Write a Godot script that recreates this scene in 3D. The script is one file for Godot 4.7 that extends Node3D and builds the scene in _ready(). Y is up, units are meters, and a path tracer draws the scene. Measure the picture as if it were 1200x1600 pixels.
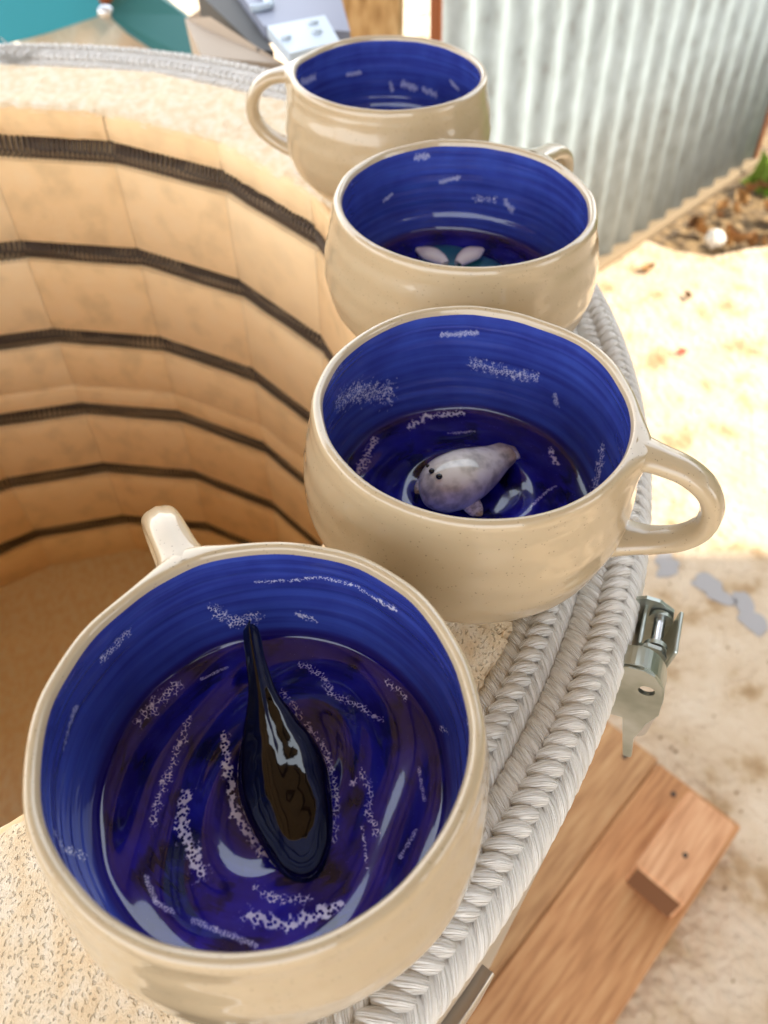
extends Node3D

const KC := Vector3(-0.26185, 0.0, -0.28463)   # kiln axis; y = 0 is the top of the kiln wall
const RI := 0.26337        # corner radius of the inner polygon
const SIDES := 18
const PH := 0.278566       # angle of one inner corner
const GY := -0.78          # ground
const BASE := -0.735       # underside of the kiln stand
var M := {}
var rng := RandomNumberGenerator.new()

# ------------------------------------------------------------------ helpers
func put(o: Node, called: String, parent: Node = self) -> Node:
	o.name = called
	parent.add_child(o, true)
	return o

func tag(o: Node, label := "", category := "", group := "", kind := "") -> Node:
	if label: o.set_meta("label", label)
	if category: o.set_meta("category", category)
	if group: o.set_meta("group", group)
	if kind: o.set_meta("kind", kind)
	return o

func thing(called: String, at: Vector3, label: String, category: String, group := "") -> Node3D:
	var o := Node3D.new()
	put(o, called)
	o.position = at
	tag(o, label, category, group)
	return o

func part(called: String, mesh: Mesh, mat: Material, parent: Node = self, xf := Transform3D()) -> MeshInstance3D:
	var o := MeshInstance3D.new()
	o.mesh = mesh
	o.material_override = mat
	put(o, called, parent)
	o.transform = xf
	return o

func loft(rows: Array, uvs: Array = [], flip := false, smooth := true) -> ArrayMesh:
	var st := SurfaceTool.new()
	st.begin(Mesh.PRIMITIVE_TRIANGLES)
	st.set_smooth_group(0 if smooth else -1)
	var w: int = rows[0].size()
	for i in rows.size():
		for j in w:
			st.set_uv(uvs[i][j] if uvs.size() else Vector2(float(j) / (w - 1), float(i) / (rows.size() - 1)))
			st.add_vertex(rows[i][j])
	for i in rows.size() - 1:
		for j in w - 1:
			var a := i * w + j
			var q := [a, a + 1, a + w + 1, a, a + w + 1, a + w]
			if flip: q = [a, a + w + 1, a + 1, a, a + w, a + w + 1]
			for k in q: st.add_index(k)
	st.generate_normals()
	return st.commit()

func smooth_path(p: Array, n := 6) -> Array:
	var out := []
	for i in p.size() - 1:
		var a = p[maxi(i - 1, 0)]
		var d = p[mini(i + 2, p.size() - 1)]
		for j in n:
			out.append(p[i].cubic_interpolate(p[i + 1], a, d, float(j) / n))
	out.append(p[p.size() - 1])
	return out

# a tube or strap along points; frames given by a reference normal; half width/thickness per point
func sweep(pts: Array, ref: Vector3, hw: Array, hh: Array, n := 16, power := 1.0, caps := true) -> ArrayMesh:
	var rows := []
	for i in pts.size():
		var t: Vector3 = (pts[mini(i + 1, pts.size() - 1)] - pts[maxi(i - 1, 0)]).normalized()
		var b := ref.cross(t).normalized()
		var a := t.cross(b).normalized()
		var r := PackedVector3Array()
		for j in n + 1:
			var an := TAU * (j % n) / n
			var c := cos(an)
			var s := sin(an)
			r.append(pts[i] + a * hw[i] * signf(c) * pow(absf(c), power) + b * hh[i] * signf(s) * pow(absf(s), power))
		rows.append(r)
	if caps:
		for e in [0, rows.size() - 1]:
			var c := PackedVector3Array()
			for j in n + 1: c.append(pts[0 if e == 0 else pts.size() - 1])
			if e == 0: rows.push_front(c)
			else: rows.append(c)
	return loft(rows)

func fill(n: int, v: float) -> Array:
	var a := []
	for i in n: a.append(v)
	return a

func box(size: Vector3, bevel := 0.002) -> ArrayMesh:
	# a box with chamfered edges, centred
	var h := size / 2
	var b := minf(bevel, minf(h.x, minf(h.y, h.z)) * 0.6)
	var st := SurfaceTool.new()
	st.begin(Mesh.PRIMITIVE_TRIANGLES)
	st.set_smooth_group(-1)
	var p := func(sx, sy, sz, ax): # corner point of the face on axis ax
		var v := Vector3(sx * (h.x - b), sy * (h.y - b), sz * (h.z - b))
		v[ax] = [sx, sy, sz][ax] * h[ax]
		return v
	var tri := func(a: Vector3, c: Vector3, d: Vector3):
		var nn := (c - a).cross(d - a)
		var o := [a, c, d]
		if nn.dot(a + c + d) > 0: o = [a, d, c]
		for q in o:
			st.set_uv(Vector2(q.x, q.z)); st.add_vertex(q)
	var quad := func(a, c, d, e):
		tri.call(a, c, d); tri.call(a, d, e)
	for s in [-1, 1]:
		quad.call(p.call(s, -1, -1, 0), p.call(s, 1, -1, 0), p.call(s, 1, 1, 0), p.call(s, -1, 1, 0))
		quad.call(p.call(-1, s, -1, 1), p.call(1, s, -1, 1), p.call(1, s, 1, 1), p.call(-1, s, 1, 1))
		quad.call(p.call(-1, -1, s, 2), p.call(1, -1, s, 2), p.call(1, 1, s, 2), p.call(-1, 1, s, 2))
		for r in [-1, 1]:
			quad.call(p.call(s, r, -1, 0), p.call(s, r, 1, 0), p.call(s, r, 1, 1), p.call(s, r, -1, 1))
			quad.call(p.call(s, -1, r, 0), p.call(s, 1, r, 0), p.call(s, 1, r, 2), p.call(s, -1, r, 2))
			quad.call(p.call(-1, s, r, 1), p.call(1, s, r, 1), p.call(1, s, r, 2), p.call(-1, s, r, 2))
			for q in [-1, 1]:
				tri.call(p.call(s, r, q, 0), p.call(s, r, q, 1), p.call(s, r, q, 2))
	st.generate_normals()
	return st.commit()

func prism(poly: PackedVector2Array, depth: float, bevel := 0.0) -> ArrayMesh:
	# outline in x,y extruded along z from -depth/2 to depth/2
	if Geometry2D.is_polygon_clockwise(poly): poly.reverse()
	var st := SurfaceTool.new()
	st.begin(Mesh.PRIMITIVE_TRIANGLES)
	st.set_smooth_group(-1)
	var inner := poly
	if bevel > 0.0:
		var off := Geometry2D.offset_polygon(poly, -bevel)
		if off.size() == 1: inner = off[0]
		else: bevel = 0.0
	var same := inner.size() == poly.size()
	if not same:
		inner = poly
		bevel = 0.0
	var tris := Geometry2D.triangulate_polygon(inner)
	for s in [-1.0, 1.0]:
		for k in range(0, tris.size(), 3):
			var ids := [tris[k], tris[k + 1], tris[k + 2]]
			var a: Vector2 = inner[ids[0]]
			var area := (inner[ids[1]] - a).cross(inner[ids[2]] - a)
			if (area > 0) == (s > 0): ids.reverse()
			for i in ids:
				st.set_uv(inner[i]); st.add_vertex(Vector3(inner[i].x, inner[i].y, s * depth / 2))
	var n := poly.size()
	for i in n:
		var a := poly[i]
		var b := poly[(i + 1) % n]
		var z := depth / 2
		for v in [Vector3(a.x, a.y, -z), Vector3(b.x, b.y, z), Vector3(b.x, b.y, -z), Vector3(a.x, a.y, -z), Vector3(a.x, a.y, z), Vector3(b.x, b.y, z)]:
			st.set_uv(Vector2(v.x + v.z, v.y)); st.add_vertex(v)
	st.generate_normals()
	return st.commit()

func noise(type: int, freq: float, sd: int, oct := 4) -> FastNoiseLite:
	var n := FastNoiseLite.new()
	n.noise_type = type as FastNoiseLite.NoiseType
	n.frequency = freq
	n.seed = sd
	n.fractal_type = FastNoiseLite.FRACTAL_FBM if oct > 1 else FastNoiseLite.FRACTAL_NONE
	n.fractal_octaves = oct
	return n

func ramp(stops: Array) -> Gradient:
	var g := Gradient.new()
	var o := PackedFloat32Array()
	var c := PackedColorArray()
	for s in stops:
		o.append(s[0]); c.append(s[1])
	g.offsets = o
	g.colors = c
	return g

func tex(n: FastNoiseLite, size := 512, r: Gradient = null, blend := 0.15) -> NoiseTexture2D:
	var t := NoiseTexture2D.new()
	t.width = size; t.height = size
	t.seamless = true
	t.seamless_blend_skirt = blend
	t.noise = n
	t.normalize = true
	if r: t.color_ramp = r
	return t

func mat(color: Color, rough := 0.6, metal := 0.0) -> StandardMaterial3D:
	var m := StandardMaterial3D.new()
	m.albedo_color = color
	m.roughness = rough
	m.metallic = metal
	m.cull_mode = BaseMaterial3D.CULL_DISABLED
	return m

func tri_map(m: StandardMaterial3D, scale: Vector3, world := false) -> StandardMaterial3D:
	m.uv1_triplanar = true
	m.uv1_world_triplanar = world
	m.uv1_scale = scale
	m.uv1_triplanar_sharpness = 4.0
	return m

func bump(m: StandardMaterial3D, t: Texture2D, cm: float) -> StandardMaterial3D:
	m.heightmap_enabled = true
	m.heightmap_texture = t
	m.heightmap_scale = cm
	return m

func c8(r: int, g: int, b: int) -> Color:
	return Color(r / 255.0, g / 255.0, b / 255.0)

func around(th: float, r: float, y: float) -> Vector3:
	return Vector3(KC.x + r * sin(th), y, KC.z - r * cos(th))

# ------------------------------------------------------------------ materials
func speckle_image(size: int, base: Color, dark: Color, sd: int, dots: int) -> ImageTexture:
	var im := Image.create(size, size, false, Image.FORMAT_RGB8)
	var n := noise(FastNoiseLite.TYPE_SIMPLEX_SMOOTH, 3.0 / size, sd, 4)
	var cloud := n.get_seamless_image(size, size, false, false, 0.2, true).get_data()
	for y in size:
		for x in size:
			var k := cloud[y * size + x] / 255.0
			im.set_pixel(x, y, base.lerp(dark, k * 0.22))
	var r := RandomNumberGenerator.new()
	r.seed = sd
	for i in dots:
		var x := r.randi_range(1, size - 3)
		var y := r.randi_range(1, size - 3)
		var c := dark.darkened(r.randf_range(0.1, 0.5))
		im.set_pixel(x, y, c)
		if r.randf() < 0.4: im.set_pixel(x + 1, y, c.lerp(base, 0.4))
		if r.randf() < 0.3: im.set_pixel(x, y + 1, c.lerp(base, 0.4))
	return ImageTexture.create_from_image(im)

func brick_pits(size: int, sd: int) -> ImageTexture:
	# height map of soft firebrick: fine grain with elongated open pores
	var n := noise(FastNoiseLite.TYPE_SIMPLEX_SMOOTH, 34.0 / size, sd, 2)
	var d := n.get_seamless_image(size, size, false, false, 0.2, true).get_data()
	var f := noise(FastNoiseLite.TYPE_SIMPLEX, 90.0 / size, sd + 1, 2)
	var e := f.get_seamless_image(size, size, false, false, 0.2, true).get_data()
	var out := PackedByteArray()
	out.resize(size * size)
	for i in size * size:
		var pit := smoothstep(0.20, 0.32, d[i] / 255.0)
		out[i] = int(clampf(pit * 0.8 + e[i] / 255.0 * 0.2, 0, 1) * 255)
	return ImageTexture.create_from_image(Image.create_from_data(size, size, false, Image.FORMAT_L8, out))

func make_materials() -> void:
	M.clay = mat(Color.WHITE, 0.32)
	M.clay.albedo_texture = speckle_image(512, c8(190, 171, 140), c8(162, 140, 108), 11, 800)
	tri_map(M.clay, Vector3(10, 10, 10))
	M.clay.clearcoat_enabled = true
	M.clay.clearcoat = 1.0
	M.clay.clearcoat_roughness = 0.03
	bump(M.clay, tex(noise(FastNoiseLite.TYPE_SIMPLEX_SMOOTH, 0.012, 5, 3), 256), 0.08)

	var pits := brick_pits(512, 21)
	var grain := tex(noise(FastNoiseLite.TYPE_SIMPLEX, 0.05, 22, 4), 256)
	M.brick = []
	for k in 3:
		var b := mat(Color.WHITE, 0.95)
		var tint: Color = [c8(247, 213, 165), c8(244, 208, 158), c8(249, 218, 172)][k]
		b.albedo_texture = tex(noise(FastNoiseLite.TYPE_SIMPLEX_SMOOTH, 0.012, 30 + k, 4), 256, ramp([[0.0, tint.darkened(0.08)], [0.5, tint], [1.0, tint.lightened(0.08)]]))
		tri_map(b, Vector3(9, 9, 9), true)
		bump(b, grain, 0.025)
		M.brick.append(b)
	M.brick_top = mat(Color.WHITE, 0.95)
	M.brick_top.albedo_texture = tex(noise(FastNoiseLite.TYPE_SIMPLEX_SMOOTH, 0.02, 37, 5), 256, ramp([[0.0, c8(240, 212, 172)], [0.5, c8(248, 228, 196)], [1.0, c8(252, 240, 220)]]))
	tri_map(M.brick_top, Vector3(22, 22, 15), true)
	bump(M.brick_top, pits, 0.10)
	M.coil = mat(c8(104, 90, 78), 0.6, 0.3)
	M.groove = mat(c8(120, 92, 66), 0.95)

	M.fibre = mat(Color.WHITE, 0.55)
	var fib := noise(FastNoiseLite.TYPE_SIMPLEX_SMOOTH, 0.02, 41, 3)
	M.fibre.albedo_texture = tex(fib, 256, ramp([[0.0, c8(206, 197, 184)], [0.32, c8(238, 233, 225)], [1.0, c8(251, 249, 246)]]))
	M.fibre.uv1_scale = Vector3(4.0, 0.16, 1)
	bump(M.fibre, tex(fib, 256), 0.08)
	M.fibre.rim_enabled = true
	M.fibre.rim = 0.3
	M.core = mat(c8(222, 214, 202), 0.9)

	M.steel = mat(c8(205, 200, 192), 0.28, 0.9)
	M.dark_edge = mat(c8(60, 56, 52), 0.6, 0.5)
	M.zinc = mat(Color.WHITE, 0.3, 0.9)
	M.zinc.albedo_texture = tex(noise(FastNoiseLite.TYPE_SIMPLEX_SMOOTH, 0.02, 51, 4), 256, ramp([[0.0, c8(150, 156, 146)], [0.5, c8(182, 188, 180)], [1.0, c8(206, 212, 210)]]))
	tri_map(M.zinc, Vector3(8, 8, 8))
	M.pin = mat(c8(214, 216, 220), 0.22, 1.0)
	M.grey_steel = mat(c8(140, 146, 166), 0.5, 0.25)
	M.light_steel = mat(c8(186, 200, 214), 0.45, 0.3)
	M.taupe = mat(c8(176, 158, 138), 0.6, 0.1)
	M.black = mat(c8(46, 44, 44), 0.6)
	M.teal = mat(c8(8, 140, 160), 0.5)
	M.teal_shaded = mat(c8(40, 104, 102), 0.55)  # darker copy of the teal, shade painted onto the right face of the fold

	M.whale = mat(c8(7, 7, 9), 0.06)
	M.whale.metallic_specular = 0.6
	M.seal = mat(Color.WHITE, 0.3)
	M.seal.vertex_color_use_as_albedo = true
	M.seal.albedo_texture = tex(noise(FastNoiseLite.TYPE_SIMPLEX_SMOOTH, 0.03, 61, 4), 256, ramp([[0.0, c8(158, 155, 146)], [0.40, c8(218, 214, 202)], [0.6, c8(244, 241, 232)], [1.0, c8(252, 250, 244)]]))
	M.seal.uv1_scale = Vector3(0.9, 0.9, 1)
	M.seal.clearcoat_enabled = true
	M.seal.clearcoat = 1.0
	M.seal.clearcoat_roughness = 0.03
	M.fluke = mat(c8(250, 247, 240), 0.25)
	M.eye = mat(c8(14, 13, 13), 0.2)

	# ground
	M.concrete = mat(Color.WHITE, 0.9)
	M.concrete.albedo_texture = tex(noise(FastNoiseLite.TYPE_SIMPLEX_SMOOTH, 0.011, 71, 6), 1024, ramp([[0.0, c8(150, 116, 80)], [0.22, c8(178, 148, 112)], [0.36, c8(198, 172, 142)], [0.6, c8(206, 182, 154)], [1.0, c8(214, 193, 168)]]))
	tri_map(M.concrete, Vector3(0.9, 0.9, 0.9), true)
	bump(M.concrete, tex(noise(FastNoiseLite.TYPE_SIMPLEX, 0.09, 72, 4), 512), 0.5)
	M.soil = mat(Color.WHITE, 0.95)
	M.soil.albedo_texture = tex(noise(FastNoiseLite.TYPE_SIMPLEX, 0.03, 73, 5), 512, ramp([[0.0, c8(70, 54, 36)], [0.5, c8(122, 98, 66)], [1.0, c8(160, 132, 92)]]))
	tri_map(M.soil, Vector3(1.4, 1.4, 1.4), true)
	bump(M.soil, tex(noise(FastNoiseLite.TYPE_SIMPLEX, 0.05, 74, 4), 256), 1.5)
	M.leaf = []
	for c in [c8(150, 106, 60), c8(178, 138, 88), c8(120, 84, 50), c8(196, 164, 116)]:
		M.leaf.append(mat(c, 0.8))
	M.grass = mat(c8(120, 150, 52), 0.7)
	M.grass.backlight_enabled = true
	M.grass.backlight = Color(0.3, 0.4, 0.1)
	M.hedge = mat(c8(86, 116, 44), 0.6)
	M.hedge.backlight_enabled = true
	M.hedge.backlight = Color(0.3, 0.36, 0.08)
	M.paint = mat(c8(164, 158, 156), 0.9)
	M.sill = mat(c8(142, 122, 96), 0.9)
	M.grit = mat(c8(150, 122, 92), 0.9)
	M.rafter = mat(c8(74, 52, 36), 0.8)
	M.shaded_end = mat(c8(112, 72, 42), 0.9)  # darker brown that paints shade on the near end of the block

	M.iron = mat(Color.WHITE, 0.62, 0.1)
	M.iron.albedo_texture = tex(noise(FastNoiseLite.TYPE_SIMPLEX_SMOOTH, 0.02, 81, 5), 512, ramp([[0.0, c8(134, 140, 142)], [0.3, c8(152, 164, 170)], [0.6, c8(162, 175, 182)], [1.0, c8(172, 186, 194)]]))
	tri_map(M.iron, Vector3(3, 1.5, 3), true)
	M.rust = mat(c8(134, 74, 36), 0.85)
	M.wood = []
	for k in 3:
		var w := mat(Color.WHITE, 0.75)
		var tones: Array = [[c8(156, 104, 62), c8(190, 134, 86), c8(206, 158, 108)], [c8(176, 120, 80), c8(208, 152, 108), c8(222, 174, 132)], [c8(150, 104, 64), c8(180, 132, 86), c8(198, 156, 108)]][k]
		w.albedo_texture = tex(noise(FastNoiseLite.TYPE_SIMPLEX_SMOOTH, 0.018, 91 + k, 5), 512, ramp([[0.0, tones[0]], [0.5, tones[1]], [1.0, tones[2]]]))
		tri_map(w, Vector3(1.1, 12, 12))
		w.uv1_offset = Vector3(0.37 * k, 0.2 * k, 0.11 * k)
		bump(w, tex(noise(FastNoiseLite.TYPE_SIMPLEX_SMOOTH, 0.03, 95, 3), 256), 0.06)
		M.wood.append(w)
	M.post = mat(Color.WHITE, 0.9)
	M.post.albedo_texture = tex(noise(FastNoiseLite.TYPE_SIMPLEX_SMOOTH, 0.02, 97, 4), 256, ramp([[0.0, c8(150, 112, 66)], [0.5, c8(196, 158, 106)], [1.0, c8(220, 190, 146)]]))
	tri_map(M.post, Vector3(8, 2.5, 8))
	M.roof = mat(Color.WHITE, 0.8)
	M.roof.albedo_texture = tex(noise(FastNoiseLite.TYPE_SIMPLEX_SMOOTH, 0.02, 98, 4), 256, ramp([[0.0, c8(120, 102, 76)], [1.0, c8(172, 150, 118)]]))
	tri_map(M.roof, Vector3(6, 6, 0.8))
	M.cloth = mat(c8(206, 182, 156), 0.95)
	bump(M.cloth, tex(noise(FastNoiseLite.TYPE_SIMPLEX_SMOOTH, 0.02, 99, 4), 256), 1.0)

# ------------------------------------------------------------------ kiln
func brick_mesh(top: float, bottom: float, grooves: Array, sd: int, pitted: bool) -> ArrayMesh:
	# local: x across the facet, z towards the kiln axis is negative radial; built for the facet at angle 0
	var ap := RI * cos(PI / SIDES)
	var out := 0.3300
	var prof := [] # (radial, y, open?) from outer top over the inner face to the outer bottom
	var e := 0.0035
	prof.append(Vector2(out, top))
	for q in 9: prof.append(Vector2(lerpf(out - 0.004, ap + e + 0.004, q / 8.0), top))
	prof.append(Vector2(ap + e, top - 0.0004))
	prof.append(Vector2(ap + e * 0.3, top - e * 0.35))
	prof.append(Vector2(ap, top - e))
	for g in grooves:
		prof.append(Vector2(ap, g + 0.0008))
		prof.append(Vector2(ap + 0.0008, g))
		prof.append(Vector2(ap + 0.0150, g + 0.001))
		prof.append(Vector2(ap + 0.0185, g - 0.006))
		prof.append(Vector2(ap + 0.0170, g - 0.0165))
		prof.append(Vector2(ap + 0.0015, g - 0.0178))
		prof.append(Vector2(ap, g - 0.0190))
		prof.append(Vector2(ap, g - 0.035))
	prof.append(Vector2(ap, bottom + 0.001))
	prof.append(Vector2(ap + 0.001, bottom))
	prof.append(Vector2(out, bottom))
	var n := noise(FastNoiseLite.TYPE_SIMPLEX_SMOOTH, 90.0, sd, 3)
	var rows := []
	var m := 16
	for i in m + 1:
		var u := -1.0 + 2.0 * i / m
		var row := PackedVector3Array()
		for k in prof.size():
			var v: Vector2 = prof[k]
			var half := v.x * tan(PI / SIDES) - 0.0001
			var x := u * half
			var r := v.x
			var y := v.y
			if i == 0 or i == m: # eased vertical arrises make the joints read
				if k > 12: r += 0.0004
				else: y -= 0.0001
				x = signf(u) * half
			var w := n.get_noise_3d(x, y, r)
			if k >= 9 and k <= 13 and pitted: # crumbled lip
				y -= absf(w) * 0.0016
				r += w * 0.0012
			elif k <= 8 and pitted:
				y -= absf(w) * 0.0006
			row.append(Vector3(x, y, -r))
		rows.append(row)
	# end faces are closed by the neighbours; cap the back
	return loft(rows, [], false, true)

func make_kiln() -> Node3D:
	var k := thing("kiln", Vector3(KC.x, BASE, KC.z), "open round pottery kiln of pale firebrick, coil grooves inside, mugs on its rim", "kiln")
	var lift := -BASE
	var g1 := [-0.0188, -0.0993, -0.1802]
	var g2 := [-0.2623, -0.3411, -0.4215]
	var upper := []
	var lower := []
	for v in 3:
		upper.append(brick_mesh(0.0, -0.2408, g1, 100 + v, true))
		lower.append(brick_mesh(-0.2416, -0.4830, g2, 110 + v, false))
	for i in SIDES:
		var th := PH + TAU * (i + 0.5) / SIDES
		var xf := Transform3D(Basis(Vector3.UP, -th), Vector3(0, lift, 0))
		var b := part("brick", upper[i % 3], M.brick[(i * 2) % 3], k, xf)
		# the sawn top face is coarser than the smooth inner face: a thin skin of open pores
		b.mesh = upper[(i * 7) % 3]
		part("brick", lower[(i * 5) % 3], M.brick[(i + 1) % 3], k, xf)
		part("brick_face", top_skin(i), M.brick_top, k, xf)
	# floor
	var rows := []
	for i in 2:
		var row := PackedVector3Array()
		for j in 73:
			var a := TAU * (j % 72) / 72
			row.append(Vector3(sin(a), 0, -cos(a)) * (0.0 if i == 0 else 0.30))
		rows.append(row)
	part("kiln_floor", loft(rows), M.brick_top, k, Transform3D(Basis(), Vector3(0, lift - 0.4815, 0)))
	# heating elements: a wire wound into a spring lies in every groove
	for g in g1 + g2:
		part("heating_coil", coil_mesh(g, 0.0037 if g > -0.2 else 0.0042), M.coil, k, Transform3D(Basis(), Vector3(0, lift, 0)))
	# steel jacket
	var j2 := []
	for r in [Vector2(0.3700, -0.014), Vector2(0.3738, -0.0125), Vector2(0.3745, -0.0135), Vector2(0.3745, -0.30), Vector2(0.3745, -0.62)]:
		var row := PackedVector3Array()
		for i in 181:
			var a := TAU * (i % 180) / 180
			row.append(Vector3(r.x * sin(a), r.y, -r.x * cos(a)))
		j2.append(row)
	part("steel_jacket", loft(j2), M.steel, k, Transform3D(Basis(), Vector3(0, lift, 0)))
	var backing := []
	for r in [Vector2(0.329, -0.0135), Vector2(0.369, -0.0165), Vector2(0.3735, -0.015)]:
		var row := PackedVector3Array()
		for i in 181:
			var a := TAU * (i % 180) / 180
			row.append(Vector3(r.x * sin(a), r.y, -r.x * cos(a)))
		backing.append(row)
	part("jacket_collar", loft(backing), M.dark_edge, k, Transform3D(Basis(), Vector3(0, lift, 0)))
	# overlapping end of the jacket band near the front
	var band := []
	for r in [Vector2(0.3745, -0.0300), Vector2(0.3778, -0.0292), Vector2(0.3786, -0.0300), Vector2(0.3786, -0.075), Vector2(0.3745, -0.076)]:
		var row := PackedVector3Array()
		for i in 25:
			var a := deg_to_rad(129.0) + deg_to_rad(40.0) * i / 24
			row.append(Vector3(r.x * sin(a), r.y, -r.x * cos(a)))
		band.append(row)
	part("jacket_band", loft(band), M.steel, k, Transform3D(Basis(), Vector3(0, lift, 0)))
	# stand
	var ring := CylinderMesh.new()
	ring.top_radius = 0.374; ring.bottom_radius = 0.374; ring.height = 0.02; ring.radial_segments = 64
	part("stand_plate", ring, M.grey_steel, k, Transform3D(Basis(), Vector3(0, lift - 0.63, 0)))
	for i in 4:
		var a := TAU * i / 4 + 0.4
		part("leg", box(Vector3(0.03, 0.095, 0.03), 0.002), M.grey_steel, k, Transform3D(Basis(Vector3.UP, -a), Vector3(0.33 * sin(a), 0.0475, -0.33 * cos(a))))
	make_latch(k, lift)
	make_hinge(k, lift)
	return k

func top_skin(i: int) -> ArrayMesh:
	# porous upper face of one brick, with its own lip, lying 1.2 mm proud of the body
	var ap := RI * cos(PI / SIDES)
	var n := noise(FastNoiseLite.TYPE_SIMPLEX_SMOOTH, 70.0, 500 + i, 4)
	var rows := []
	var m := 26
	for a in m + 1:
		var row := PackedVector3Array()
		for b in 23:
			var t := b / 22.0
			var r := lerpf(ap + 0.0012, 0.3345, t)
			var u := -1.0 + 2.0 * a / m
			var half := r * tan(PI / SIDES) - 0.0001
			var x := u * half
			var w := n.get_noise_2d(x, r)
			var y := 0.0012 - absf(w) * 0.0008
			if b == 0:
				y = -0.0022 - absf(w) * 0.003
				r -= 0.0008
			elif b == 1:
				y -= 0.0004 + absf(w) * 0.0010
				r -= 0.0006 + w * 0.002
			elif b == 22:
				y = -0.010
			elif b == 21:
				r += w * 0.004
				y -= 0.0012 + absf(w) * 0.002
			elif b == 20:
				y -= absf(w) * 0.001
			row.append(Vector3(x, y, -r))
		rows.append(row)
	return loft(rows)

func coil_mesh(g: float, pitch: float) -> ArrayMesh:
	var ap := RI * cos(PI / SIDES) + 0.0092
	var pts := []
	var y := g - 0.0098
	var a0 := deg_to_rad(-95.0)
	var a1 := deg_to_rad(75.0)
	var s := 0.0
	var th := a0
	var seg := TAU / SIDES
	var turns := int((a1 - a0) * ap / pitch)
	var rad := 0.0082
	var wob := noise(FastNoiseLite.TYPE_SIMPLEX_SMOOTH, 0.05, int(absf(g) * 1000), 2)
	var st := SurfaceTool.new()
	var rows := []
	for i in turns * 9 + 1:
		th = lerpf(a0, a1, float(i) / (turns * 9)) + wob.get_noise_1d(i / 9.0 + 500.0) * 0.012
		var local := fposmod(th - PH, seg) - seg / 2
		var r := ap / cos(local)
		var c := TAU * i / 9.0
		var sag := wob.get_noise_1d(i / 9.0) * 0.0012
		var er := Vector3(sin(th), 0, -cos(th))
		var d := er * cos(c) + Vector3.UP * sin(c)
		var ctr := er * r + Vector3(0, y + sag, 0)
		var row := PackedVector3Array()
		var et := Vector3(cos(th), 0, sin(th))
		for j in 5:
			var q := TAU * (j % 4) / 4.0
			row.append(ctr + d * (rad + 0.0011 * cos(q)) + et * 0.0011 * sin(q))
		rows.append(row)
	return loft(rows)

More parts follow.
